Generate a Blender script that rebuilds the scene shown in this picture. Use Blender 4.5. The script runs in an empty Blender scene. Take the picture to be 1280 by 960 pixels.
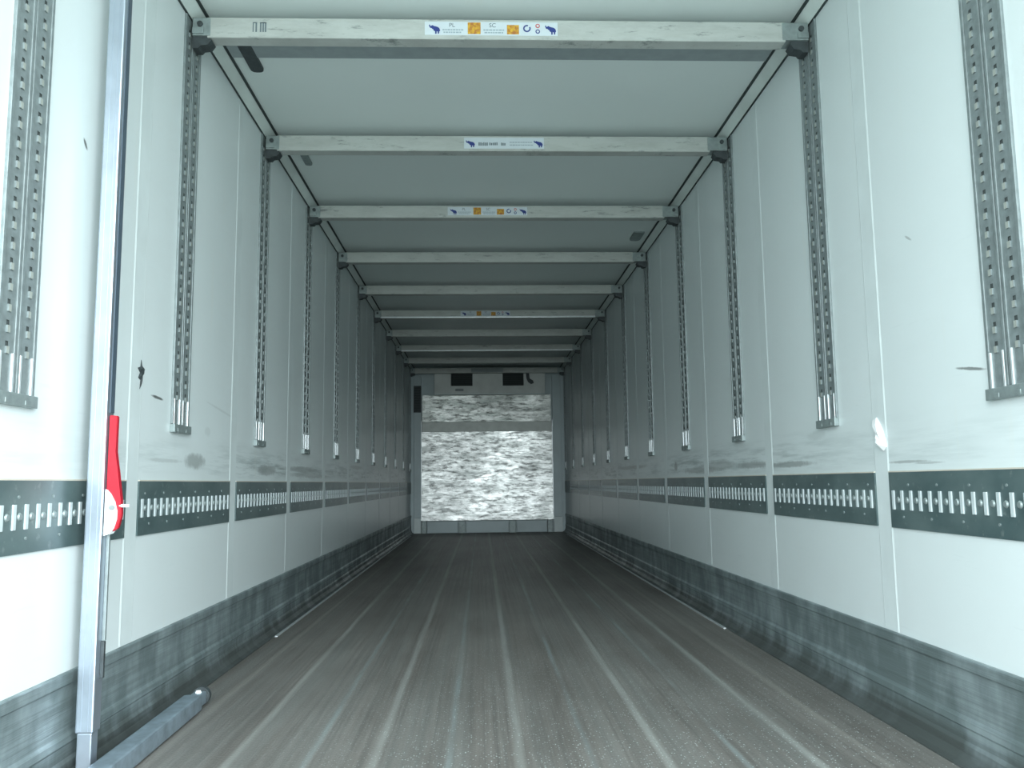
import bpy, bmesh, math, random
from mathutils import Vector, Matrix
random.seed(7)
S = bpy.context.scene
C = S.collection

# ------------------------------------------------------------------ camera
CAMZ, FPX, PITCH, YAW, ROLL = 0.7763, 1049.44, 0.1173, 0.0371, -0.0117
cd = bpy.data.cameras.new('camera'); cam = bpy.data.objects.new('camera', cd); C.objects.link(cam)
cd.sensor_width = 36.0; cd.lens = 36.0 * FPX / 1280.0; cd.clip_start = 0.02; cd.clip_end = 200
fw = Vector((math.sin(YAW)*math.cos(PITCH), math.cos(YAW)*math.cos(PITCH), math.sin(PITCH)))
r0 = Vector((math.cos(YAW), -math.sin(YAW), 0)); u0 = r0.cross(fw)
rt = r0*math.cos(ROLL) + u0*math.sin(ROLL); up = rt.cross(fw)
m = Matrix((rt, up, -fw)).transposed().to_4x4(); m.translation = (0, 0, CAMZ)
cam.matrix_world = m
S.camera = cam

# ------------------------------------------------------------------ world: daylight coming in through the open rear doors
EXPOSURE = 0.0
SKY = 10.2
W = bpy.data.worlds.new('daylight'); S.world = W; W.use_nodes = True
nt = W.node_tree; nt.nodes.clear()
tc = nt.nodes.new('ShaderNodeTexCoord'); sx = nt.nodes.new('ShaderNodeSeparateXYZ')
nt.links.new(tc.outputs['Generated'], sx.inputs[0])
cr = nt.nodes.new('ShaderNodeValToRGB'); mr = nt.nodes.new('ShaderNodeMapRange')
mr.inputs['From Min'].default_value = -0.5; mr.inputs['From Max'].default_value = 0.5
nt.links.new(sx.outputs['Z'], mr.inputs['Value']); nt.links.new(mr.outputs[0], cr.inputs[0])
e = cr.color_ramp.elements
e[0].position = 0.42; e[0].color = (0.29, 0.33, 0.32, 1)
e[1].position = 0.56; e[1].color = (0.92, 1.0, 1.03, 1)
mx = nt.nodes.new('ShaderNodeMapRange')           # the yard is brighter to the right of the doors
mx.inputs['From Min'].default_value = -1; mx.inputs['From Max'].default_value = 1
mx.inputs['To Min'].default_value = 0.55; mx.inputs['To Max'].default_value = 1.75
nt.links.new(sx.outputs['X'], mx.inputs['Value'])
mm = nt.nodes.new('ShaderNodeMath'); mm.operation = 'MULTIPLY'; mm.inputs[1].default_value = SKY
nt.links.new(mx.outputs[0], mm.inputs[0])
bg = nt.nodes.new('ShaderNodeBackground'); wo = nt.nodes.new('ShaderNodeOutputWorld')
nt.links.new(cr.outputs[0], bg.inputs['Color']); nt.links.new(mm.outputs[0], bg.inputs['Strength'])
nt.links.new(bg.outputs[0], wo.inputs[0])

# geometry of the trailer box
WL, WR, H, Y0, YF = -1.127, 1.333, 2.64, 0.30, 13.48
HB = 2.598                                         # top of the wall, where the cove starts
XC = (WL + WR) / 2

ld = bpy.data.lights.new('door_portal', 'AREA'); ld.shape = 'RECTANGLE'; ld.size = WR-WL; ld.size_y = H
ld.cycles.is_portal = True
lo = bpy.data.objects.new('door_portal', ld); C.objects.link(lo)
lo.location = (XC, Y0+0.005, H/2); lo.rotation_euler = (math.radians(90), 0, 0)

vs = S.view_settings
S.display_settings.display_device = 'sRGB'
vs.view_transform = 'Standard'; vs.look = 'None'; vs.exposure = EXPOSURE; vs.gamma = 1; vs.use_curve_mapping = False
S.cycles.max_bounces = 20; S.cycles.diffuse_bounces = 16; S.cycles.glossy_bounces = 6
S.cycles.caustics_reflective = True; S.cycles.blur_glossy = 1.0
S.cycles.sample_clamp_indirect = 6.0

# ------------------------------------------------------------------ materials
class NB:
    def __init__(s, name):
        s.m = bpy.data.materials.new(name); s.m.use_nodes = True; s.t = s.m.node_tree; s.t.nodes.clear()
        s.o = s.t.nodes.new('ShaderNodeOutputMaterial'); s.b = s.t.nodes.new('ShaderNodeBsdfPrincipled')
        s.t.links.new(s.b.outputs[0], s.o.inputs[0])
    def n(s, ty, **kw):
        k = s.t.nodes.new(ty)
        for a, v in kw.items(): setattr(k, a, v)
        return k
    def l(s, a, b): s.t.links.new(a, b)
    def val(s, sock, v):
        if hasattr(v, 'is_output') or isinstance(v, bpy.types.NodeSocket): s.l(v, sock)
        else: sock.default_value = v
    def math(s, op, a, b=None, c=None, clamp=False):
        k = s.n('ShaderNodeMath', operation=op); k.use_clamp = clamp
        s.val(k.inputs[0], a)
        if b is not None: s.val(k.inputs[1], b)
        if c is not None: s.val(k.inputs[2], c)
        return k.outputs[0]
    def pos(s, obj=False):
        if obj: return s.n('ShaderNodeTexCoord').outputs['Object']
        return s.n('ShaderNodeNewGeometry').outputs['Position']
    def noise(s, vec, scale=(1, 1, 1), sc=5, det=3, rough=.55):
        mp = s.n('ShaderNodeMapping'); mp.inputs['Scale'].default_value = scale; s.l(vec, mp.inputs[0])
        k = s.n('ShaderNodeTexNoise'); k.inputs['Scale'].default_value = sc; k.inputs['Detail'].default_value = det
        k.inputs['Roughness'].default_value = rough; s.l(mp.outputs[0], k.inputs['Vector']); return k.outputs['Fac']
    def ramp(s, v, a, b, lo=0., hi=1.):
        k = s.n('ShaderNodeMapRange'); k.clamp = True
        for nm, q in (('Value', v), ('From Min', a), ('From Max', b), ('To Min', lo), ('To Max', hi)): s.val(k.inputs[nm], q)
        return k.outputs[0]
    def mix(s, f, a, b):
        k = s.n('ShaderNodeMix', data_type='RGBA'); s.val(k.inputs[0], f)
        for i, q in ((6, a), (7, b)):
            if isinstance(q, tuple): k.inputs[i].default_value = (*q[:3], 1)
            else: s.l(q, k.inputs[i])
        return k.outputs[2]
    def bump(s, h, st=.2, d=.01):
        k = s.n('ShaderNodeBump'); k.inputs['Strength'].default_value = st; k.inputs['Distance'].default_value = d
        s.l(h, k.inputs['Height']); s.l(k.outputs[0], s.b.inputs['Normal'])
    def fin(s, col, rough=.5, metal=0., spec=.5):
        if isinstance(col, tuple): s.b.inputs['Base Color'].default_value = (*col[:3], 1)
        else: s.l(col, s.b.inputs['Base Color'])
        s.val(s.b.inputs['Roughness'], rough); s.val(s.b.inputs['Metallic'], metal)
        s.b.inputs['Specular IOR Level'].default_value = spec
        return s.m

def plain(name, col, rough=.5, metal=0., var=.12, sc=18):
    """paint or metal with a little uneven wear"""
    b = NB(name); p = b.pos(True)
    f = b.ramp(b.noise(p, (1, 1, 1), sc, 4), .35, .7)
    dark = tuple(c*(1-var) for c in col)
    return b.fin(b.mix(f, col, dark), rough, metal)

WHITE = (0.64, 0.705, 0.712)
def wall_mat(name, marks):
    """white liner sheet; marks = (y, z, ry, rz, strength, shade) scuffs with ragged edges"""
    b = NB(name); p = b.pos(); sp = b.n('ShaderNodeSeparateXYZ'); b.l(p, sp.inputs[0])
    Y, Z = sp.outputs[1], sp.outputs[2]
    cloud = b.ramp(b.noise(p, (1, .5, .9), 1.6, 4), .35, .75)
    col = b.mix(b.math('MULTIPLY', cloud, .30), WHITE, (.55, .62, .62))
    # long horizontal rub marks, thickest just above the lashing rail where pallets touch
    st = b.noise(p, (1, 1.1, 16), 2.2, 5, .65)
    zone = b.math('MULTIPLY', b.ramp(Z, .80, .84), b.ramp(Z, .99, .88))
    rub = b.math('MULTIPLY', b.ramp(st, .44, .62), zone)
    brk = b.ramp(b.noise(p, (1, .9, 3), 1.7, 2), .36, .56)
    rub = b.math('MULTIPLY', rub, brk)
    far = b.ramp(Y, 2.8, 4.5, .30, 1.0)
    col = b.mix(b.math('MULTIPLY', b.math('MULTIPLY', rub, .75), far), col, (.20, .26, .26))
    st2 = b.ramp(b.noise(p, (1, 1.6, 22), 1.9, 5, .7), .62, .78)
    z2 = b.ramp(Z, 2.0, .9, .0, 1.)
    col = b.mix(b.math('MULTIPLY', b.math('MULTIPLY', st2, z2), .22), col, (.35, .42, .43))
    # faint yellow runs and scattered black specks
    yel = b.ramp(b.noise(p, (1, 7, .5), 1.5, 3), .62, .8)
    col = b.mix(b.math('MULTIPLY', yel, .16), col, (.66, .62, .50))
    vo = b.n('ShaderNodeTexVoronoi'); vo.inputs['Scale'].default_value = 3.1; b.l(p, vo.inputs['Vector'])
    dot = b.ramp(vo.outputs['Distance'], .030, .022)
    sel = b.n('ShaderNodeSeparateColor'); b.l(vo.outputs['Color'], sel.inputs[0])
    dot = b.math('MULTIPLY', dot, b.math('GREATER_THAN', sel.outputs[0], .62))
    col = b.mix(b.math('MULTIPLY', dot, .55), col, (.12, .15, .15))
    rag = b.noise(p, (1, 1, 1), 30, 4, .7)
    for (y, z, ry, rz, tilt, k, sh) in marks:
        dy = b.math('SUBTRACT', Y, y); dz = b.math('SUBTRACT', b.math('SUBTRACT', Z, z), b.math('MULTIPLY', dy, tilt))
        q = b.math('ADD', b.math('POWER', b.math('ABSOLUTE', b.math('DIVIDE', dy, ry)), 2.),
                   b.math('POWER', b.math('ABSOLUTE', b.math('DIVIDE', dz, rz)), 2.))
        q = b.math('ADD', q, b.math('MULTIPLY', b.math('SUBTRACT', rag, .5), 1.6))
        col = b.mix(b.math('MULTIPLY', b.ramp(q, 1.1, .35), k), col, (sh, sh*1.12, sh*1.1))
    b.bump(b.noise(p, (1, 1, 2.5), 2.5, 3), .12, .02)
    return b.fin(col, .34, 0., .45)

M = {}
M['wall_left'] = wall_mat('white_liner_left', [
    (3.36, .875, .13, .034, 0, .75, .26), (4.48, .857, .20, .030, 0, .7, .24), (5.35, .875, .45, .02, 0, .55, .22),
    (2.95, 1.086, .06, .006, -.05, .9, .08), (2.35, 1.754, .015, .010, -.8, .9, .06), (3.05, .87, .18, .008, 0, .4, .3),
    (3.7, 1.10, .25, .006, -.1, .3, .35), (3.5, 1.0, .04, .02, 0, .3, .4), (7.6, .93, .4, .02, .0, .5, .2), (5.6, .84, .7, .018, 0, .5, .25)])
M['wall_right'] = wall_mat('white_liner_right', [
    (2.22, 1.071, .075, .005, .15, .85, .14), (3.6, .842, .28, .014, 0, .65, .2), (4.1, .85, .3, .018, 0, .6, .2),
    (2.6, .828, .14, .005, 0, .6, .22), (2.47, .822, .09, .004, 0, .5, .25), (5.75, .875, .05, .035, 0, .7, .15),
    (5.1, .84, .5, .02, 0, .6, .22), (4.7, .86, .35, .03, 0, .5, .28), (4.3, 1.15, .05, .01, .2, .7, .12), (2.5, 1.52, .02, .005, .6, .5, .15),
    (3.3, .95, .1, .02, 0, .3, .35), (2.77, 1.062, .045, .010, -.4, .6, .48), (7.5, .9, .8, .02, 0, .6, .2)])
b = NB('white_ceiling'); p = b.pos()
cf = b.ramp(b.noise(p, (1, 1, 1), 1.3, 4), .35, .75)
b.bump(b.noise(p, (1, 1, 1), 3, 2), .1, .02)
M['ceiling'] = b.fin(b.mix(b.math('MULTIPLY', cf, .4), (.66, .735, .725), (.58, .66, .65)), .42, 0, .4)
M['joint'] = plain('white_joint_profile', (.63, .70, .705), .35, 0, .08, 6)
M['cove'] = plain('pale_cove_profile', (.60, .68, .66), .4, .0, .15, 6)
M['groove'] = plain('dark_groove', (.03, .045, .045), .7)
M['edge'] = plain('beige_edge', (.55, .52, .45), .5)
M['rung'] = plain('dull_aluminium_rung', (.50, .57, .585), .5, .1, .1, 25)
M['steel'] = plain('galvanised_track', (.235, .28, .285), .42, .3, .25, 40)
M['ridge'] = plain('bright_aluminium', (.72, .78, .80), .30, .5, .12, 25)
M['lug'] = plain('pale_slot_lug', (.36, .39, .36), .45, .2)
M['hole'] = plain('track_hole', (.06, .075, .075), .8)
M['bracket'] = plain('grey_bracket', (.30, .36, .36), .5, .5, .25, 30)
M['dark'] = plain('dark_fitting', (.06, .075, .08), .55, .3, .3, 40)
M['grey'] = plain('grey_cover', (.28, .33, .34), .5)
M['pole'] = plain('anodised_pole', (.42, .48, .55), .34, .8, .12, 14)
M['strip'] = plain('blue_grey_side_shade', (.07, .10, .13), .5, .2)  # dark tone of the bar's shaded side face, put into the colour
M['bar'] = plain('scuffed_blue_grey_bar', (.34, .43, .50), .36, .6, .35, 22)
M['red'] = plain('red_lever', (.40, .007, .022), .42, 0, .1)
M['plate'] = plain('white_lever_plate', (.80, .86, .86), .4, .2, .05)
M['paper'] = plain('white_sticker', (.56, .63, .67), .4, 0, .05)
M['blue'] = plain('navy_print', (.015, .035, .20), .5, 0, .05)
M['ink'] = plain('grey_print', (.13, .17, .19), .5, 0, .05)
M['inkpale'] = plain('pale_print', (.30, .38, .42), .5, 0, .05)
M['redprint'] = plain('red_print', (.50, .10, .10), .5, 0, .05)
M['tape'] = plain('white_crumpled_tape', (.93, .95, .96), .25, 0, .04)

b = NB('orange_photo_print'); p = b.pos(True)
nf = b.ramp(b.noise(p, (1, 1, 1), 60, 4), .4, .62)
k = b.mix(nf, (.62, .38, .03), (.36, .13, .03)); M['orange'] = b.fin(k, .4)

b = NB('scuffed_beam_aluminium'); p = b.pos()
f1 = b.ramp(b.noise(p, (1.6, 1, 6), 3.2, 5, .7), .42, .64)
f2 = b.ramp(b.noise(p, (2.2, 3, 12), 3.2, 5, .75), .57, .68)
c1 = b.mix(b.math('MULTIPLY', f1, .38), (.45, .485, .465), (.29, .305, .29))
c1 = b.mix(b.math('MULTIPLY', f2, .7), c1, (.10, .12, .12))
M['beam'] = b.fin(c1, .42, .15)

# dark lashing rail: worn black-green coated steel
b = NB('dark_rail_steel'); p = b.pos()
f1 = b.ramp(b.noise(p, (1, 1.2, 2), 3, 5), .38, .72)
f2 = b.ramp(b.noise(p, (1, 1, 1), 34, 3), .62, .72)
c1 = b.mix(f1, (.068, .108, .112), (.13, .18, .18)); c1 = b.mix(b.math('MULTIPLY', f2, .5), c1, (.22, .26, .25))
M['rail'] = b.fin(c1, .36, .2)

# kick plate: aluminium with cloudy wear and long horizontal rubs
b = NB('worn_kick_plate'); p = b.pos()
f1 = b.ramp(b.noise(p, (1, 2.2, 1.2), 2.6, 4, .6), .42, .68)
f2 = b.ramp(b.noise(p, (8, .5, 26), 2.2, 4, .7), .42, .66)
c1 = b.mix(f1, (.16, .205, .21), (.32, .39, .41)); c1 = b.mix(b.math('MULTIPLY', f2, .42), c1, (.10, .13, .13))
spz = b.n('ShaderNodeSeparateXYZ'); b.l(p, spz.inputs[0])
foot_dark = b.math('MULTIPLY', b.ramp(b.math('ADD', spz.outputs[2], b.math('MULTIPLY', f1, .03)), .10, .045), .75)  # plate gets darker towards the floor, limit broken by the noise
c1 = b.mix(foot_dark, c1, (.055, .06, .055))
b.bump(f2, .25, .004)
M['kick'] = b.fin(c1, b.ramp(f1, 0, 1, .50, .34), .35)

# floor: rolled resin on extruded planks, rubbed pale along the plank joints
b = NB('grit_floor'); p = b.pos(); sp = b.n('ShaderNodeSeparateXYZ'); b.l(p, sp.inputs[0]); X, Y = sp.outputs[0], sp.outputs[1]
wob = b.math('MULTIPLY', b.math('SUBTRACT', b.noise(p, (1, .7, 1), 2.2, 3), .5), .012)
Xw = b.math('ADD', X, wob)
base = b.mix(b.ramp(b.noise(p, (1, .35, 1), 2.6, 5, .6), .35, .68), (.135, .125, .113), (.22, .212, .196))
streak = b.ramp(b.noise(p, (34, .35, 1), 1.6, 4, .65), .40, .66)
base = b.mix(b.math('MULTIPLY', streak, .5), base, (.075, .075, .07))
broad = b.ramp(b.noise(p, (7, .12, 1), 1.3, 3, .6), .45, .68)
base = b.mix(b.math('MULTIPLY', broad, .45), base, (.20, .215, .205))
def lane(xs, w, soft):
    tot = None
    for x in xs:
        d = b.math('ABSOLUTE', b.math('SUBTRACT', Xw, x)); k = b.ramp(d, w+soft, w*.5)
        tot = k if tot is None else b.math('MAXIMUM', tot, k)
    return tot
wear = b.ramp(b.noise(p, (3, .5, 1), 2.4, 4, .6), .30, .60, .45, 1.)
L1 = b.math('MULTIPLY', lane([-.722, -.310, .103, .514, .922], .010, .010), wear)
L2 = b.math('MULTIPLY', lane([-.502, -.098, .305, .725], .006, .008), b.ramp(b.noise(p, (5, .6, 1), 1.9, 3), .42, .62, .15, .8))
L3 = b.math('MULTIPLY', lane([-.95, 1.10], .008, .012), .35)
base = b.mix(b.math('MULTIPLY', L1, .55), base, (.36, .38, .36))
base = b.mix(b.math('MULTIPLY', L2, .55), base, (.30, .38, .39))
base = b.mix(L3, base, (.30, .29, .26))
vo = b.n('ShaderNodeTexVoronoi'); vo.inputs['Scale'].default_value = 135; b.l(p, vo.inputs['Vector'])
sc_ = b.n('ShaderNodeSeparateColor'); b.l(vo.outputs['Color'], sc_.inputs[0])
grit = b.math('MULTIPLY', b.ramp(vo.outputs['Distance'], .34, .20), b.math('GREATER_THAN', sc_.outputs[0], .80))
grit = b.math('MULTIPLY', grit, b.math('MULTIPLY', b.ramp(X, -.75, -.1), b.ramp(Y, 5.5, 2.4)))
base = b.mix(b.math('MULTIPLY', grit, .9), base, (.62, .70, .70))
edge = b.ramp(b.noise(p, (1, 1, 1), 120, 2), .3, .7)
b.bump(b.math('ADD', b.math('MULTIPLY', edge, .6), b.math('MULTIPLY', streak, .5)), .5, .004)
M['floor'] = b.fin(base, .48, .12, .5)

# bulkhead sheet: bright rubbed aluminium with horizontal wear
def sheet(name, a, c_, r0_, r1_):
    b = NB(name); p = b.pos()
    f1 = b.ramp(b.noise(p, (1.1, 1, 4.2), 2.4, 6, .72), .40, .60)
    f2 = b.ramp(b.noise(p, (2.2, 1, 8), 2.6, 6, .82), .49, .62)
    f3 = b.ramp(b.noise(p, (.7, 1, .9), 1.5, 3, .6), .40, .62)
    k = b.mix(f1, a, c_); k = b.mix(b.math('MULTIPLY', f2, .8), k, tuple(x*.4 for x in c_))
    b.bump(b.math('ADD', f1, f2), .10, .008)
    return b.fin(k, b.ramp(b.math('ADD', f2, f3), 0, 2, r0_, r1_), .92)
M['sheet'] = sheet('rubbed_aluminium_sheet', (.80, .83, .82), (.40, .43, .42), .33, .50)
M['sheet_top'] = sheet('dull_aluminium_sheet', (.72, .75, .73), (.40, .44, .42), .40, .6)
M['sheet_band'] = plain('dull_cover_strip', (.46, .50, .48), .5, .5, .15, 8)
M['bulk'] = plain('grey_bulkhead', (.45, .55, .57), .45, .1, .12, 3)
M['bulk_light'] = plain('pale_bulkhead_foot', (.62, .72, .72), .45, .1, .12, 3)
M['evap'] = plain('pale_unit_housing', (.62, .67, .65), .45, .1, .15, 5)

# ------------------------------------------------------------------ mesh helpers
def bm_new(): return bmesh.new()
def box(bm, x0, x1, y0, y1, z0, z1, bev=0.):
    r = bmesh.ops.create_cube(bm, size=1)
    for v in r['verts']:
        v.co = Vector(((x0+x1)/2+v.co.x*(x1-x0), (y0+y1)/2+v.co.y*(y1-y0), (z0+z1)/2+v.co.z*(z1-z0)))
    if bev:
        ed = list({e for v in r['verts'] for e in v.link_edges})
        bmesh.ops.bevel(bm, geom=ed, offset=bev, segments=2, affect='EDGES', profile=.6)
def prism(bm, pts, to3, d):
    """pts 2-D outline; to3(u,v)->Vector; d = extrusion Vector"""
    vs_ = [bm.verts.new(to3(u, v)) for u, v in pts]; ws = [bm.verts.new(v.co + d) for v in vs_]
    n = len(pts); bm.faces.new(vs_); bm.faces.new(ws[::-1])
    for i in range(n): bm.faces.new((vs_[i], vs_[i-1], ws[i-1], ws[i]))
def cyl(bm, c, axis, r, h, seg=16, r2=None):
    q = Vector((0, 0, 1)).rotation_difference(Vector(axis)).to_matrix().to_4x4()
    bmesh.ops.create_cone(bm, cap_ends=True, segments=seg, radius1=r, radius2=r if r2 is None else r2, depth=h,
                          matrix=Matrix.Translation(c) @ q)
def obj(name, bm, mat, parent=None, loc=None, smooth=False):
    bmesh.ops.recalc_face_normals(bm, faces=bm.faces)
    me = bpy.data.meshes.new(name); bm.to_mesh(me); bm.free(); me.materials.append(M[mat])
    if smooth:
        for f in me.polygons: f.use_smooth = True
    o = bpy.data.objects.new(name, me); C.objects.link(o)
    if parent: o.parent = parent
    if loc: o.location = loc
    return o
def thing(name, label, cat, loc, group=None):
    o = bpy.data.objects.new(name, None); C.objects.link(o); o.location = loc; o.empty_display_size = .1
    return tag(o, label, cat, group)
def share(bm, name, mat, parent, ys, x):
    o = obj(name, bm, mat, parent, (x, ys[0], 0))
    for y in ys[1:]:
        c = o.copy(); C.objects.link(c); c.location = (x, y, 0)
def tag(o, label, cat, group=None):
    o['label'] = label; o['category'] = cat
    if group: o['group'] = group
    return o
def struct(name, bm, mat, label=None, parent=None):
    o = obj(name, bm, mat, parent)
    if not parent: o['kind'] = 'structure'
    if label: o['label'] = label
    return o
def dup(root, loc, label, group=None):
    r = root.copy(); C.objects.link(r); r.location = loc; r['label'] = label
    if group: r['group'] = group
    for ch in root.children:
        c = ch.copy(); C.objects.link(c); c.parent = r
        for g in ch.children:
            d = g.copy(); C.objects.link(d); d.parent = c
    return r
ORD = ['nearest', 'second', 'third', 'fourth', 'fifth', 'sixth', 'seventh', 'eighth', 'ninth', 'tenth', 'farthest']

# ------------------------------------------------------------------ the shell
bm = bm_new(); box(bm, WL-.06, WR+.06, Y0, YF+.1, -.08, 0); struct('floor', bm, 'floor', 'dark worn trailer floor with pale lengthwise plank lines')
bm = bm_new(); box(bm, WL-.06, WR+.06, Y0, YF+.1, H, H+.08); struct('ceiling', bm, 'ceiling', 'plain pale grey-white trailer ceiling')
bm = bm_new(); box(bm, WL-.06, WL, Y0, YF+.1, 0, H); struct('wall_left', bm, 'wall_left', 'white lined left side wall of the trailer')
bm = bm_new(); box(bm, WR, WR+.06, Y0, YF+.1, 0, H); struct('wall_right', bm, 'wall_right', 'white lined right side wall of the trailer')
bm = bm_new(); box(bm, WL, WR, YF, YF+.1, 0, H); struct('wall_front', bm, 'bulk', 'grey front bulkhead wall at the far end')

# cove between wall and ceiling: pale slanting strip with a dark groove along either edge
tn = 0
def trim(bm, mat, label=None):
    global tn
    tn += 1
    o = struct('trim_%d' % tn, bm, mat, label); return o
for s, xw, nm in ((1, WL, 'left'), (-1, WR, 'right')):
    prof = [(0, HB), (.004, HB-.004), (.042, H-.004), (.042, H), (0, H)]
    bm = bm_new(); prism(bm, [(xw+s*u, v) for u, v in prof], lambda u, v: Vector((u, Y0, v)), Vector((0, YF-Y0, 0)))
    trim(bm, 'cove', 'pale cove strip between %s wall and ceiling' % nm)
    bm = bm_new(); box(bm, *sorted((xw+s*.0005, xw+s*.007)), Y0, YF, HB-.009, HB-.003)
    trim(bm, 'groove', 'thin dark groove where %s wall meets the cove strip' % nm)
    bm = bm_new(); box(bm, *sorted((xw+s*.042, xw+s*.053)), Y0, YF, H-.007, H-.0005)
    trim(bm, 'groove', 'dark groove where the ceiling meets the %s cove strip' % nm)

# kick plates along the bottom of both walls
for s, xw, nm, zt in ((1, WL, 'left', .284), (-1, WR, 'right', .284)):
    prof = [(0, zt), (.010, zt), (.013, zt-.003), (.013, zt-.030), (.008, zt-.036), (.006, zt-.05), (.006, .125), (.012, .115),
            (.013, .098), (.009, .092), (.010, .060), (.016, .050), (.019, .030), (.034, .012), (.050, .006), (.050, 0), (0, 0)]
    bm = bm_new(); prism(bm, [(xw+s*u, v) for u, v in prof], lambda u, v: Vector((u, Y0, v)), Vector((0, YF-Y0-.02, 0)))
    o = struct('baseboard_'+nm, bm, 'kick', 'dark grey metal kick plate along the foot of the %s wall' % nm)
    bm = bm_new(); box(bm, *sorted((xw+s*.052, xw+s*.066)), 4.5, YF-.7, 0.0, .006, .001)
    trim(bm, 'ridge', 'thin bright metal edge strip on the floor beside the %s kick plate' % nm)

# wall sheet joints: flat cover profile with two raised edges
J0, JS = 2.7637, 1.0994
for s, xw, nm in ((1, WL, 'left'), (-1, WR, 'right')):
    for k in range(-3, 10):
        y = J0 + k*JS
        if y < Y0+.1: continue
        prof = [(-.050, 0), (-.042, .0022), (-.039, .0018), (.039, .0018), (.042, .0022), (.050, 0)]
        bm = bm_new(); prism(bm, prof, lambda u, v: Vector((xw+s*v, y+u, .286)), Vector((0, 0, HB-.012-.286)))
        trim(bm, 'joint', 'white vertical joint strip on the %s wall%s' % (nm, '' if k < 0 else ', %s from the camera' % ORD[min(k, 10)]))

# ------------------------------------------------------------------ lashing rails, one panel per bay
ZB, ZT = .6189, .7963
def make_rail(s):
    """local: y along the wall from 0 to JS-.1, x off the wall (s = direction into the trailer)"""
    t = bpy.data.objects.new('lashing_rail', None); C.objects.link(t)
    Lr = JS - .1
    bm = bm_new(); box(bm, *sorted((0, s*.005)), 0, Lr, ZB, ZT); 
    n = 18; p = Lr/n
    obj('rail_panel', bm, 'rail', t)
    bm = bm_new(); box(bm, *sorted((0, s*.0045)), -.0072, .0072, .677, .738, .001); share(bm, 'upright_bar', 'rung', t, [p*(i+.5) for i in range(n)], s*.0045)
    bm = bm_new(); cyl(bm, (s*.002, 0, .708), (s, 0, 0), .0105, .004, 14, .0075); share(bm, 'round_boss', 'bracket', t, [p*(i+1) for i in range(n-1)], s*.005)
    bm = bm_new(); box(bm, *sorted((0, s*.006)), 0, Lr, ZT, ZT+.004); obj('edge_lip', bm, 'edge', t)
    for z, q in ((.655, .09), (.756, .05)):
        bm = bm_new(); cyl(bm, (s*.001, 0, z), (s, 0, 0), .0042, .003, 8); share(bm, 'rivet', 'bracket', t, [q+i*.165 for i in range(6)], s*.005)
    return t
for s, xw, nm in ((1, WL, 'left'), (-1, WR, 'right')):
    proto = None
    for k in range(-1, 10):
        y = J0 + k*JS + .05
        if k == 9: continue
        i = k+1
        lab = 'dark slotted lashing rail panel on the %s wall, %s from the camera' % (nm, ORD[i])
        if i == 0: lab = ('dark slotted lashing rail panel behind the red-levered pole' if s > 0 else 'large dark slotted lashing rail panel cut by the right picture edge')
        if proto is None:
            proto = make_rail(s); proto.location = (xw, y, 0); tag(proto, lab, 'lashing rail', 'lashing rails along the %s wall' % nm)
        else: dup(proto, (xw, y, 0), lab)
# short last panel up to the bulkhead
    y = J0 + 9*JS + .05
    t = thing('lashing_rail', 'short dark lashing rail panel on the %s wall against the far bulkhead' % nm, 'lashing rail', (xw, y, 0), 'lashing rails along the %s wall' % nm)
    bm = bm_new(); box(bm, *sorted((0, s*.005)), 0, YF-.01-y, ZB, ZT); obj('rail_panel', bm, 'rail', t)
    bm = bm_new(); box(bm, *sorted((0, s*.009)), 0, YF-.01-y, ZT, ZT+.006); obj('edge_lip', bm, 'edge', t)

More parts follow.
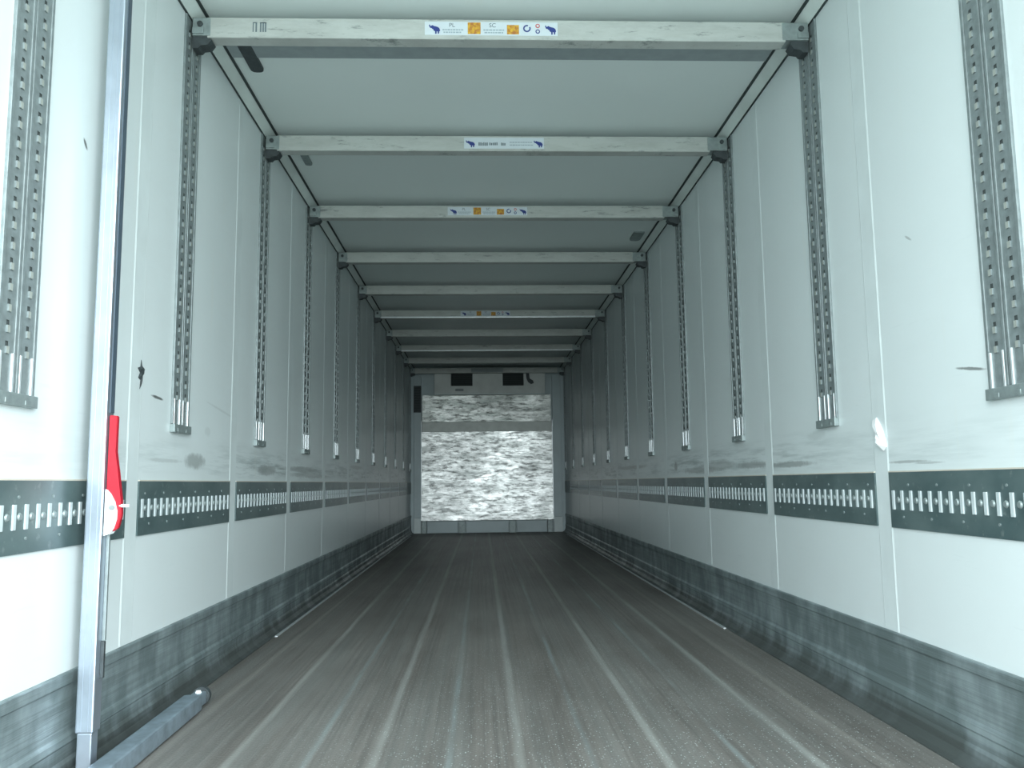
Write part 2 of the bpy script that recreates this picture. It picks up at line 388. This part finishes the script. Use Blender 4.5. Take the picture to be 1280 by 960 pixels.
# ------------------------------------------------------------------ vertical decking tracks with slots
T0, TS, NB_ = 2.0467, 1.1198, 10
ZK = .974
def make_track(s):
    t = bpy.data.objects.new('decking_track', None); C.objects.link(t)
    zt = HB - .012
    X = lambda a, b_: sorted((s*a, s*b_))
    def web(yc):
        bm = bm_new(); z0, z1 = 1.005, zt
        hw, sw, sh, pitch = .030, .0060, .0065, .0505
        zs = [z0]; holes = []
        z = 1.118
        while z < z1-.02:
            holes.append(z); z += pitch
        # one pressed sheet: a grid of cells left open at the slots, a small lug pushed out under each slot
        rows = [z0]
        for h in holes: rows += [h-sh-.017, h-sh, h+sh]
        rows.append(z1); cols = [-hw, -sw, sw, hw]
        bm = bm_new(); g = [[bm.verts.new((s*.0055, yc+c_, z)) for c_ in cols] for z in rows]; lug = []
        for i in range(len(rows)-1):
            for j in range(3):
                if j == 1 and i > 0 and i % 3 == 2 and i < len(rows)-2: continue
                f = bm.faces.new((g[i][j], g[i][j+1], g[i+1][j+1], g[i+1][j]))
                if j == 1 and i % 3 == 1 and i < len(rows)-2: lug.append(f)
        ex = bmesh.ops.extrude_discrete_faces(bm, faces=lug)['faces']
        for f in ex:
            f.material_index = 1
            for v in f.verts: v.co.x += s*.004
        o = obj('slotted_channel', bm, 'steel', t); o.data.materials.append(M['lug'])
        bm = bm_new(); box(bm, *X(.0005, .003), yc-hw, yc+hw, z0, z1); obj('slot_backing', bm, 'hole', o)
    web(-.0435); web(.0435)
    # raised ribs: two outer flanges and the split middle ridge
    for ys in ((-.0865, -.0745), (.0745, .0865), (-.0125, -.003), (.003, .0125)):
        bm = bm_new(); box(bm, *X(.0, .0085), ys[0], ys[1], 1.005, zt, .0015)
        obj('side_flange' if abs(ys[0]) > .05 else 'middle_ridge', bm, 'steel', t)
    # plain foot without slots: bright liners on the ribs
    for ys in ((-.0750, -.067), (.067, .0750), (-.0205, -.0128), (.0128, .0205)):
        bm = bm_new(); box(bm, *X(.004, .0098), ys[0], ys[1], 1.004, 1.098, .001); obj('foot_liner', bm, 'ridge', t)
    bm = bm_new(); box(bm, *X(0, .018), -.088, .088, ZK, 1.004, .002)
    for q in (-.0435, .0435): box(bm, *X(.016, .019), q-.014, q+.014, ZK+.004, ZK+.016, .001)
    obj('end_bracket', bm, 'bracket', t)
    return t
for s, xw, nm in ((1, WL, 'left'), (-1, WR, 'right')):
    proto = None
    for k in range(0, NB_+1):
        y = T0 + k*TS
        lab = ('wide slotted metal track cut off at the %s picture edge' % nm if k == 0 else
               'slotted metal track hanging down the %s wall below the %s crossbeam from the camera' % (nm, ORD[k-1]))
        if proto is None:
            proto = make_track(s); proto.location = (xw, y, 0); tag(proto, lab, 'track', 'slotted tracks down the %s wall' % nm)
        else: dup(proto, (xw, y, 0), lab)

# ------------------------------------------------------------------ crossbeams
BEAM_X0, BEAM_X1 = -1.055, 1.225
ZBT, ZBB = 2.596, 2.513
def beam_body(lip=False):
    bm = bm_new()
    # rounded hollow-section profile (y, z), local y=0 is the front face
    prof = [(0, .003), (.003, 0), (.064, 0), (.067, .003), (.067, .080), (.064, .083), (.003, .083), (0, .080)]
    prism(bm, prof, lambda u, v: Vector((BEAM_X0, u, v)), Vector((BEAM_X1-BEAM_X0, 0, 0)))
    return bm
ELE = [(0, .86), (.06, 1.0), (.13, .92), (.14, .80), (.22, .86), (.34, .93), (.44, .84), (.58, .80), (.78, .74), (.93, .62), (1.0, .40), (.98, .24),
       (.93, .30), (.92, .02), (.80, .02), (.79, .24), (.70, .28), (.69, .0), (.56, .0), (.56, .26), (.44, .34), (.38, .50), (.30, .52), (.24, .62), (.14, .62), (.07, .70), (.05, .80)]
def sticker_full(parent, x0, x1, z0, z1):
    """white strip with navy elephants, two orange pictures, pale print, a ring and two small seals"""
    w, h = x1-x0, z1-z0
    bm = bm_new(); box(bm, x0, x1, -.0012, .0002, z0, z1); st = obj('sticker', bm, 'paper', parent)
    U = lambda px: x0 + (px-531)/166.*w
    V = lambda py: z1 - (py-27)/18.*h
    P = lambda u, v: Vector((u, -.0012, v)); D = Vector((0, -.0006, 0))
    for a in (536, 681):
        bm = bm_new(); prism(bm, [(U(a+q*14), V(43.5-r*12.5)) for q, r in ELE], P, D); obj('elephant_emblem', bm, 'blue', st)
    for a, c_ in ((584.5, 600.5), (633.5, 648.5)):
        bm = bm_new(); box(bm, U(a), U(c_), -.0018, -.0011, V(43.5), V(28 if a < 600 else 31)); obj('orange_picture', bm, 'orange', st)
    bm = bm_new()
    for a, c_ in ((553, 579), (604, 630)):
        for r, (q0, q1) in enumerate(((0, 1), (.05, .95))):
            x = U(a)+ (U(c_)-U(a))*q0; e_ = U(a)+(U(c_)-U(a))*q1
            while x < e_-.004:
                l = random.uniform(.006, .013); zz = V(38+3.4*r)
                box(bm, x, min(x+l, e_), -.0017, -.0011, zz-.0028, zz+.0028); x += l+.0022
    obj('small_print', bm, 'inkpale', st)
    for txt, a in (('PL', 561), ('SC', 611)):
        cu = bpy.data.curves.new('t', 'FONT'); cu.body = txt; cu.size = .024; cu.extrude = .0003
        to = bpy.data.objects.new('t', cu); C.objects.link(to); dg = bpy.context.evaluated_depsgraph_get()
        me = bpy.data.meshes.new_from_object(to.evaluated_get(dg)); bpy.data.objects.remove(to)
        me.transform(Matrix.Translation((U(a), -.0015, V(34.2))) @ Matrix.Rotation(math.pi/2, 4, 'X'))
        me.materials.clear(); me.materials.append(M['ink'])
        o = bpy.data.objects.new('heading_print', me); C.objects.link(o); o.parent = st
    # open ring
    bm = bm_new(); cx, cz, R_, r_ = U(658.5), V(35.5), .0150, .0095
    pts = [(cx+R_*math.cos(math.radians(a)), cz+R_*math.sin(math.radians(a))) for a in range(70, 391, 16)]
    pts += [(cx+r_*math.cos(math.radians(a)), cz+r_*math.sin(math.radians(a))) for a in range(390, 69, -16)]
    for i in range(20):
        q = [pts[i], pts[i+1], pts[40-i], pts[41-i]]
        prism(bm, q, P, D)
    obj('ring_mark', bm, 'blue', st)
    bm = bm_new(); cyl(bm, (U(672), -.0014, V(32)), (0, 1, 0), .009, .0008, 16); obj('round_seal', bm, 'redprint', st)
    bm = bm_new(); cyl(bm, (U(672), -.0014, V(39.5)), (0, 1, 0), .009, .0008, 16); obj('round_seal', bm, 'blue', st)
    for zc in (32, 39.5):
        bm = bm_new(); cyl(bm, (U(672), -.0020, V(zc)), (0, 1, 0), .005, .0006, 16); obj('seal_centre', bm, 'paper', st)
    return st
def sticker_text(parent, x0, x1, z0, z1):
    w, h = x1-x0, z1-z0
    bm = bm_new(); box(bm, x0, x1, -.0012, .0002, z0, z1); st = obj('sticker', bm, 'paper', parent)
    U = lambda px: x0 + (px-580)/100.*w
    V = lambda py: z1 - (py-172)/14.*h
    P = lambda u, v: Vector((u, -.0012, v)); D = Vector((0, -.0006, 0))
    for a in (582, 667):
        bm = bm_new(); prism(bm, [(U(a+q*11.5), V(184.5-r*9)) for q, r in ELE], P, D); obj('elephant_emblem', bm, 'blue', st)
    bm = bm_new()
    for a, c_, hh in ((598, 610, .010), (611.5, 622, .008), (626, 633, .009)):
        x = U(a)
        while x < U(c_)-.003:
            l = random.uniform(.005, .008); zz = V(180)
            box(bm, x, x+l, -.0017, -.0011, zz-hh, zz+hh*random.uniform(.5, 1)); x += l+.0025
    obj('bold_print', bm, 'ink', st)
    bm = bm_new()
    for r in range(2):
        x = U(637)
        while x < U(664):
            l = random.uniform(.006, .014); zz = V(178+r*3.5)
            box(bm, x, x+l, -.0017, -.0011, zz-.0025, zz+.0025); x += l+.0025
    obj('small_print', bm, 'inkpale', st)
    return st
def fittings(t):
    for s, xb, xw in ((-1, BEAM_X0, WL+.0145), (1, BEAM_X1, WR-.0145)):
        a, c_ = sorted((xb - s*.012, xw))
        bm = bm_new(); box(bm, a, c_, -.003, .070, .006, .079, .003)
        f = obj('end_fitting', bm, 'bracket' if s > 0 else 'bracket', t)
        cx = xw - s*.030
        bm = bm_new(); cyl(bm, (cx, -.006, .052), (0, 1, 0), .011, .008, 14); obj('bolt', bm, 'dark', f)
        # latch hanging below the end of the beam, over the track
        bm = bm_new()
        pts = [(0, .010), (.062, .010), (.072, -.006), (.058, -.026), (.030, -.030), (.022, -.040), (0, -.040)]
        prism(bm, [(xw - s*u, v) for u, v in pts], lambda u, v: Vector((u, .008, v)), Vector((0, .056, 0)))
        obj('latch', bm, 'dark', f)
        bm = bm_new(); a, c_ = sorted((xw - s*.001, xw - s*.045)); box(bm, a, c_, -.010, .006, .012, .036, .002)
        obj('latch_tab', bm, 'bracket', f)
def mkbeam(kind):
    t = bpy.data.objects.new('crossbeam', None); C.objects.link(t)
    obj('beam_body', beam_body(), 'beam', t); fittings(t)
    if kind == 'full': sticker_full(t, -.211, .313, .016, .072)
    if kind == 'text': sticker_text(t, -.080, .341, .013, .073)
    if kind == 'lip':
        bm = bm_new(); box(bm, BEAM_X0+.01, BEAM_X1-.01, -.012, .0, -.002, .016, .004); obj('bottom_lip', bm, 'ridge', t)
    if kind == 'grey':
        bm = bm_new(); box(bm, -.154, .352, -.0012, .0002, .010, .074); obj('faded_sticker', bm, 'grey', t)
    return t
desc = {1: 'nearest aluminium crossbeam, with orange pictures and elephants on its sticker',
        2: 'second crossbeam, with a white sticker of two elephants and one line of print',
        3: 'third crossbeam under the ceiling, with a small orange and navy sticker',
        4: 'fourth crossbeam, scuffed pale aluminium without a sticker',
        5: 'fifth crossbeam under the ceiling, plain and clean',
        6: 'sixth crossbeam, with a sticker and a bright lower lip',
        7: 'seventh crossbeam, plain with dark rub marks',
        8: 'eighth crossbeam, plain with a bright lower lip, well down the trailer',
        9: 'ninth crossbeam, dim, next to last before the bulkhead',
        10: 'farthest crossbeam, just in front of the cooling unit, with a faded grey sticker'}
kinds = {1: 'full', 2: 'text', 3: 'full', 4: 'plain', 5: 'plain', 6: 'fulllip', 7: 'plain', 8: 'lip', 9: 'plain', 10: 'grey'}
protos = {}
for k in range(1, NB_+1):
    y = T0 + k*TS - .04; kd = kinds[k]
    if kd in protos: o = dup(protos[kd], (0, y, ZBB), desc[k])
    else:
        if kd == 'fulllip':
            o = mkbeam('full'); bm = bm_new(); box(bm, BEAM_X0+.01, BEAM_X1-.01, -.012, .0, -.002, .016, .004); obj('bottom_lip', bm, 'ridge', o)
        else: o = mkbeam(kd)
        o.location = (0, y, ZBB); protos[kd] = o
        tag(o, desc[k], 'crossbeam', 'crossbeams under the ceiling')
bm = bm_new()                             # stamped dark strokes near the left end
for i, x in enumerate((-.881, -.870, -.853, -.843, -.834)):
    box(bm, x, x+(.006 if i else .004), -.0008, .0002, .023, .063)
box(bm, -.881, -.868, -.0008, .0002, .059, .063); box(bm, -.853, -.828, -.0008, .0002, .059, .063)
obj('stamped_mark', bm, 'ink', protos['full'])

# ceiling strip behind the nearest beam and small rounded plates on the ceiling
bm = bm_new(); box(bm, WL+.055, WR-.055, 3.40, 3.51, H-.008, H-.0005, .001); trim(bm, 'grey', 'blue-grey strip across the ceiling just behind the nearest crossbeam')
def ceiling_plate(x0, x1, y0, y1, mat, label):
    bm = bm_new(); r = (x1-x0)*.42; pts = [(x0, y0), (x1, y0)]
    for i in range(7): a = math.radians(i*15); pts.append((x1-r+r*math.cos(a), y1-r+r*math.sin(a)))
    for i in range(7): a = math.radians(90+i*15); pts.append((x0+r+r*math.cos(a), y1-r+r*math.sin(a)))
    prism(bm, pts, lambda u, v: Vector((u, v, H)), Vector((0, 0, -.012)))
    o = obj('ceiling_plate', bm, mat); tag(o, label, 'ceiling plate', 'rounded plates on the ceiling'); return o
ceiling_plate(-1.022, -.965, 3.38, 3.635, 'dark', 'small black rounded plate on the ceiling behind the nearest crossbeam')
ceiling_plate(-1.012, -.972, 4.50, 4.755, 'bracket', 'small grey rounded plate on the ceiling behind the second crossbeam')
ceiling_plate(1.155, 1.235, 6.08, 6.30, 'bracket', 'small grey plate on the ceiling at the right, before the fourth crossbeam')

# ------------------------------------------------------------------ front bulkhead fittings
YB = YF
YB = YF - .002
t = thing('bulkhead_lining', 'large scratched bright metal sheet covering the far bulkhead', 'wall panel', (.09, YB-.04, 0))
def pb(name, mat, x0, x1, z0, z1, th, par=t, bev=.003, y1=None):
    yy = YB if y1 is None else y1
    bm = bm_new(); box(bm, x0-.09, x1-.09, yy-th-(YB-.04), yy-(YB-.04), z0, z1, bev); return obj(name, bm, mat, par)
pb('lower_sheet', 'sheet', -.957, 1.137, .196, 1.60, .060)
pb('cover_strip', 'sheet_band', -.945, 1.125, 1.60, 1.755, .055)
pb('upper_sheet', 'sheet_top', -.945, 1.120, 1.755, 2.185, .060)
for i in range(2):
    x = -.960 if i == 0 else 1.128
    pb('edge_strip', 'ridge', x, x+.012, .196, 1.78, .066)
# frame posts left and right of the sheet, and pallet stops below
t2 = thing('bulkhead_surround', 'grey upright surround around the bright sheet on the far bulkhead', 'bulkhead', (.09, YB, 0))
def pf(name, mat, x0, x1, z0, z1, th, bev=.004):
    bm = bm_new(); box(bm, x0-.09, x1-.09, -th, 0, z0, z1, bev); return obj(name, bm, mat, t2)
pf('side_post', 'bulk', WL+.055, -.962, .24, 2.50, .05); pf('side_post', 'bulk', 1.142, WR-.055, .24, 2.50, .05)
pf('foot_panel', 'bulk_light', WL+.055, -.962, 0.002, .24, .055); pf('foot_panel', 'bulk_light', 1.142, WR-.055, 0.002, .24, .055)
for x0, x1 in ((-.955, -.87), (-.37, -.26), (.43, .54), (1.035, 1.12)):
    bm = bm_new()
    box(bm, x0-.09, x0+.012-.09, -.11, 0, .002, .19, .002); box(bm, x1-.012-.09, x1-.09, -.11, 0, .002, .19, .002)
    box(bm, x0+.012-.09, x1-.012-.09, -.09, -.06, .002, .185, .002)
    obj('pallet_stop', bm, 'bracket', t2)
for x0, x1 in ((-.87, -.37), (-.26, .43), (.54, 1.035)):
    pf('lower_panel', 'bulk', x0+.01, x1-.01, .004, .185, .04)
# dark vent slot on the left post
v = thing('air_grille', 'tall narrow dark grille high on the left of the far bulkhead', 'grille', (-1.02, YB-.051, 1.91))
bm = bm_new(); box(bm, -.060, .060, -.012, 0, 0, .43, .004); obj('grille_frame', bm, 'dark', v)
bm = bm_new()
for i in range(10): box(bm, -.048, .048, -.018, -.010, .02+i*.040, .038+i*.040, .002)
obj('louvres', bm, 'groove', v)
# cooling unit
ev = thing('cooling_unit', 'pale cooling unit with two dark openings above the bright sheet', 'cooling unit', (.14, YB, 2.19))
bm = bm_new(); ex0, ex1, eh, ed = -.88, .88, .345, .175
# housing built around its two openings
ops = ((-.62, -.275), (.205, .54)); zb, zt2 = .130, .345
xs = [ex0, ops[0][0], ops[0][1], ops[1][0], ops[1][1], ex1]
box(bm, ex0, ex1, -ed, 0, 0, zb)
for a, c_ in ((xs[0], xs[1]), (xs[2], xs[3]), (xs[4], xs[5])): box(bm, a, c_, -ed, 0, zb, eh)
obj('housing', bm, 'evap', ev)
for a, c_ in ops:
    bm = bm_new(); box(bm, a+.002, c_-.002, -.06, -.02, zb+.002, eh-.004); g = obj('air_opening', bm, 'groove', ev)
    bm = bm_new()
    for i in range(6): box(bm, a+.002, c_-.002, -ed+.03, -ed+.034, zb+.02+i*.033, zb+.024+i*.033)
    obj('fan_guard', bm, 'dark', g)
bm = bm_new(); box(bm, -.55, -.42, -ed-.004, -ed, .045, .085, .001); obj('type_plate', bm, 'grey', ev)
bm = bm_new(); box(bm, ex0, ex1, -ed-.006, -ed, -.012, .006, .002); obj('lower_rim', bm, 'bulk_light', ev)
bm = bm_new(); pts = [(.575, .345), (.625, .345), (.635, .24), (.690, .205), (.700, .165), (.655, .150), (.610, .185), (.585, .24)]
prism(bm, pts, lambda u, v_: Vector((u, -ed, v_)), Vector((0, -.03, 0))); obj('hose_elbow', bm, 'dark', ev)

# ------------------------------------------------------------------ load bars
PX, PY = -1.066, 2.395
t = thing('load_bar', 'upright pale metal load bar with a red lever, standing by the left wall', 'load bar', (PX, PY, 0))
bm = bm_new(); hw = .0235
box(bm, -hw, hw, -hw, hw, .125, H-.022, .004)
obj('outer_tube', bm, 'pole', t)
bm = bm_new()                                     # shallow rolled ribs on the front face
for x in (-.009, .009): box(bm, x-.0012, x+.0012, -hw-.0012, -hw+.001, .13, H-.03)
obj('face_ribs', bm, 'pole', t)
bm = bm_new(); box(bm, -.0195, .0195, -.0195, .0195, .012, .125, .003); obj('inner_tube', bm, 'pole', t)
bm = bm_new(); box(bm, hw-.001, hw+.0015, -.004, .021, .985, H-.03); obj('side_shade_strip', bm, 'strip', t)  # painted strip stands in for the dark interior mirrored in the side face
bm = bm_new(); box(bm, -.030, .030, -.030, .030, 0, .014, .004); obj('foot_pad', bm, 'dark', t)
bm = bm_new(); box(bm, -.025, .025, -.025, .025, H-.022, H-.0005, .004); obj('head_pad', bm, 'dark', t)
bm = bm_new(); box(bm, hw, hw+.009, .006, .016, .36, .66, .002); obj('guide_strip', bm, 'steel', t)
bm = bm_new(); box(bm, hw, hw+.010, .0, .012, .262, .36, .002); obj('spring_gap', bm, 'dark', t)  # dark block stands in for the dark gap with the spring
# lever: outline measured in the plane of the bar
def px2(x, y):                                    # (x, z) pairs relative to the bar foot
    return (x-PX, y)
lev = [(-1.040, .978), (-1.018, .976), (-1.019, .874), (-1.010, .819), (-.999, .740), (-.996, .700), (-1.005, .664), (-1.020, .655), (-1.040, .70)]
bm = bm_new(); prism(bm, [px2(*q) for q in lev], lambda u, v_: Vector((u, -.012, v_)), Vector((0, .016, 0)))
bmesh.ops.bevel(bm, geom=bm.edges[:], offset=.0022, segments=2, affect='EDGES')
lv = obj('lever', bm, 'red', t); lv['label'] = 'red lever'
pl = [(-1.040, .772), (-1.034, .770), (-1.024, .758), (-1.013, .738), (-1.006, .712), (-1.006, .690), (-1.013, .665), (-1.024, .650), (-1.040, .645)]
for yo in (-.017, .006):
    bm = bm_new(); prism(bm, [px2(*q) for q in pl], lambda u, v_: Vector((u, yo, v_)), Vector((0, .004, 0))); obj('pivot_plate', bm, 'plate', t)
bm = bm_new(); cyl(bm, (-1.019-PX, -.020, .722), (0, 1, 0), .007, .008, 14); cyl(bm, (-1.019-PX, -.004, .722), (0, 1, 0), .004, .036, 10); obj('pivot_bolt', bm, 'bracket', t)
bm = bm_new(); cyl(bm, (-.990-PX, -.008, .726), (1, 0, 0), .0045, .026, 12); obj('release_pin', bm, 'plate', t)

t = thing('load_bar', 'grey-blue load bar lying on the floor along the left kick plate', 'load bar', (-.990, 1.95, 0))
ang = math.radians(1.0)
t.rotation_euler = (0, 0, ang)
bm = bm_new(); box(bm, -.032, .032, -1.05, 1.12, .004, .058, .008); obj('outer_tube', bm, 'bar', t)
bm = bm_new(); box(bm, -.021, .021, 1.12, 1.20, .008, .050, .005); obj('inner_tube', bm, 'bar', t)
bm = bm_new(); cyl(bm, (0, 1.215, .031), (0, 1, 0), .031, .030, 20); 
bmesh.ops.bevel(bm, geom=[e_ for e_ in bm.edges if abs(e_.verts[0].co.y-e_.verts[1].co.y) < 1e-5], offset=.004, segments=2, affect='EDGES')
obj('end_pad', bm, 'dark', t)
bm = bm_new(); cyl(bm, (0, 1.175, .053), (0, 0, 1), .012, .010, 14, .008); obj('end_button', bm, 'tape', t)

# ------------------------------------------------------------------ small damage things on the walls
def patch(name, xw, s, outline, th, mat, label, cat, crumple=0.):
    bm = bm_new()
    vs_ = [bm.verts.new((xw+s*(.0030+th*.2), y, z)) for y, z in outline]
    cy = sum(q[0] for q in outline)/len(outline); cz = sum(q[1] for q in outline)/len(outline)
    mid = []
    for i, (y, z) in enumerate(outline):
        mid.append(bm.verts.new((xw+s*(.0030+th*random.uniform(.6, 1.)+crumple*random.random()), cy+(y-cy)*.6, cz+(z-cz)*.6)))
    c_ = bm.verts.new((xw+s*(.003+th), cy, cz)); n = len(outline)
    base_ = [bm.verts.new((xw+s*.0024, y, z)) for y, z in outline]
    for i in range(n):
        j = (i+1) % n
        bm.faces.new((vs_[i], vs_[j], mid[j], mid[i])); bm.faces.new((mid[i], mid[j], c_)); bm.faces.new((base_[i], base_[j], vs_[j], vs_[i]))
    bm.faces.new(base_[::-1])
    return tag(obj(name, bm, mat), label, cat)
patch('torn_patch', WR, -1, [(2.805, .972), (2.775, .980), (2.757, .962), (2.735, .935), (2.722, .905), (2.716, .880), (2.738, .868), (2.762, .876), (2.778, .895),
      (2.768, .915), (2.785, .930), (2.800, .945)], .010, 'tape', 'torn crumpled white tape on the right wall joint above the lashing rail', 'tape', .010)
patch('dark_tear', WL, 1, [(2.795, 1.196), (2.803, 1.176), (2.826, 1.168), (2.818, 1.150), (2.808, 1.142), (2.806, 1.118), (2.790, 1.098), (2.794, 1.128), (2.776, 1.134), (2.788, 1.152), (2.770, 1.166), (2.790, 1.172)], .004, 'dark',
      'small dark torn spot on the left wall joint beside the upright bar', 'tear', .003)
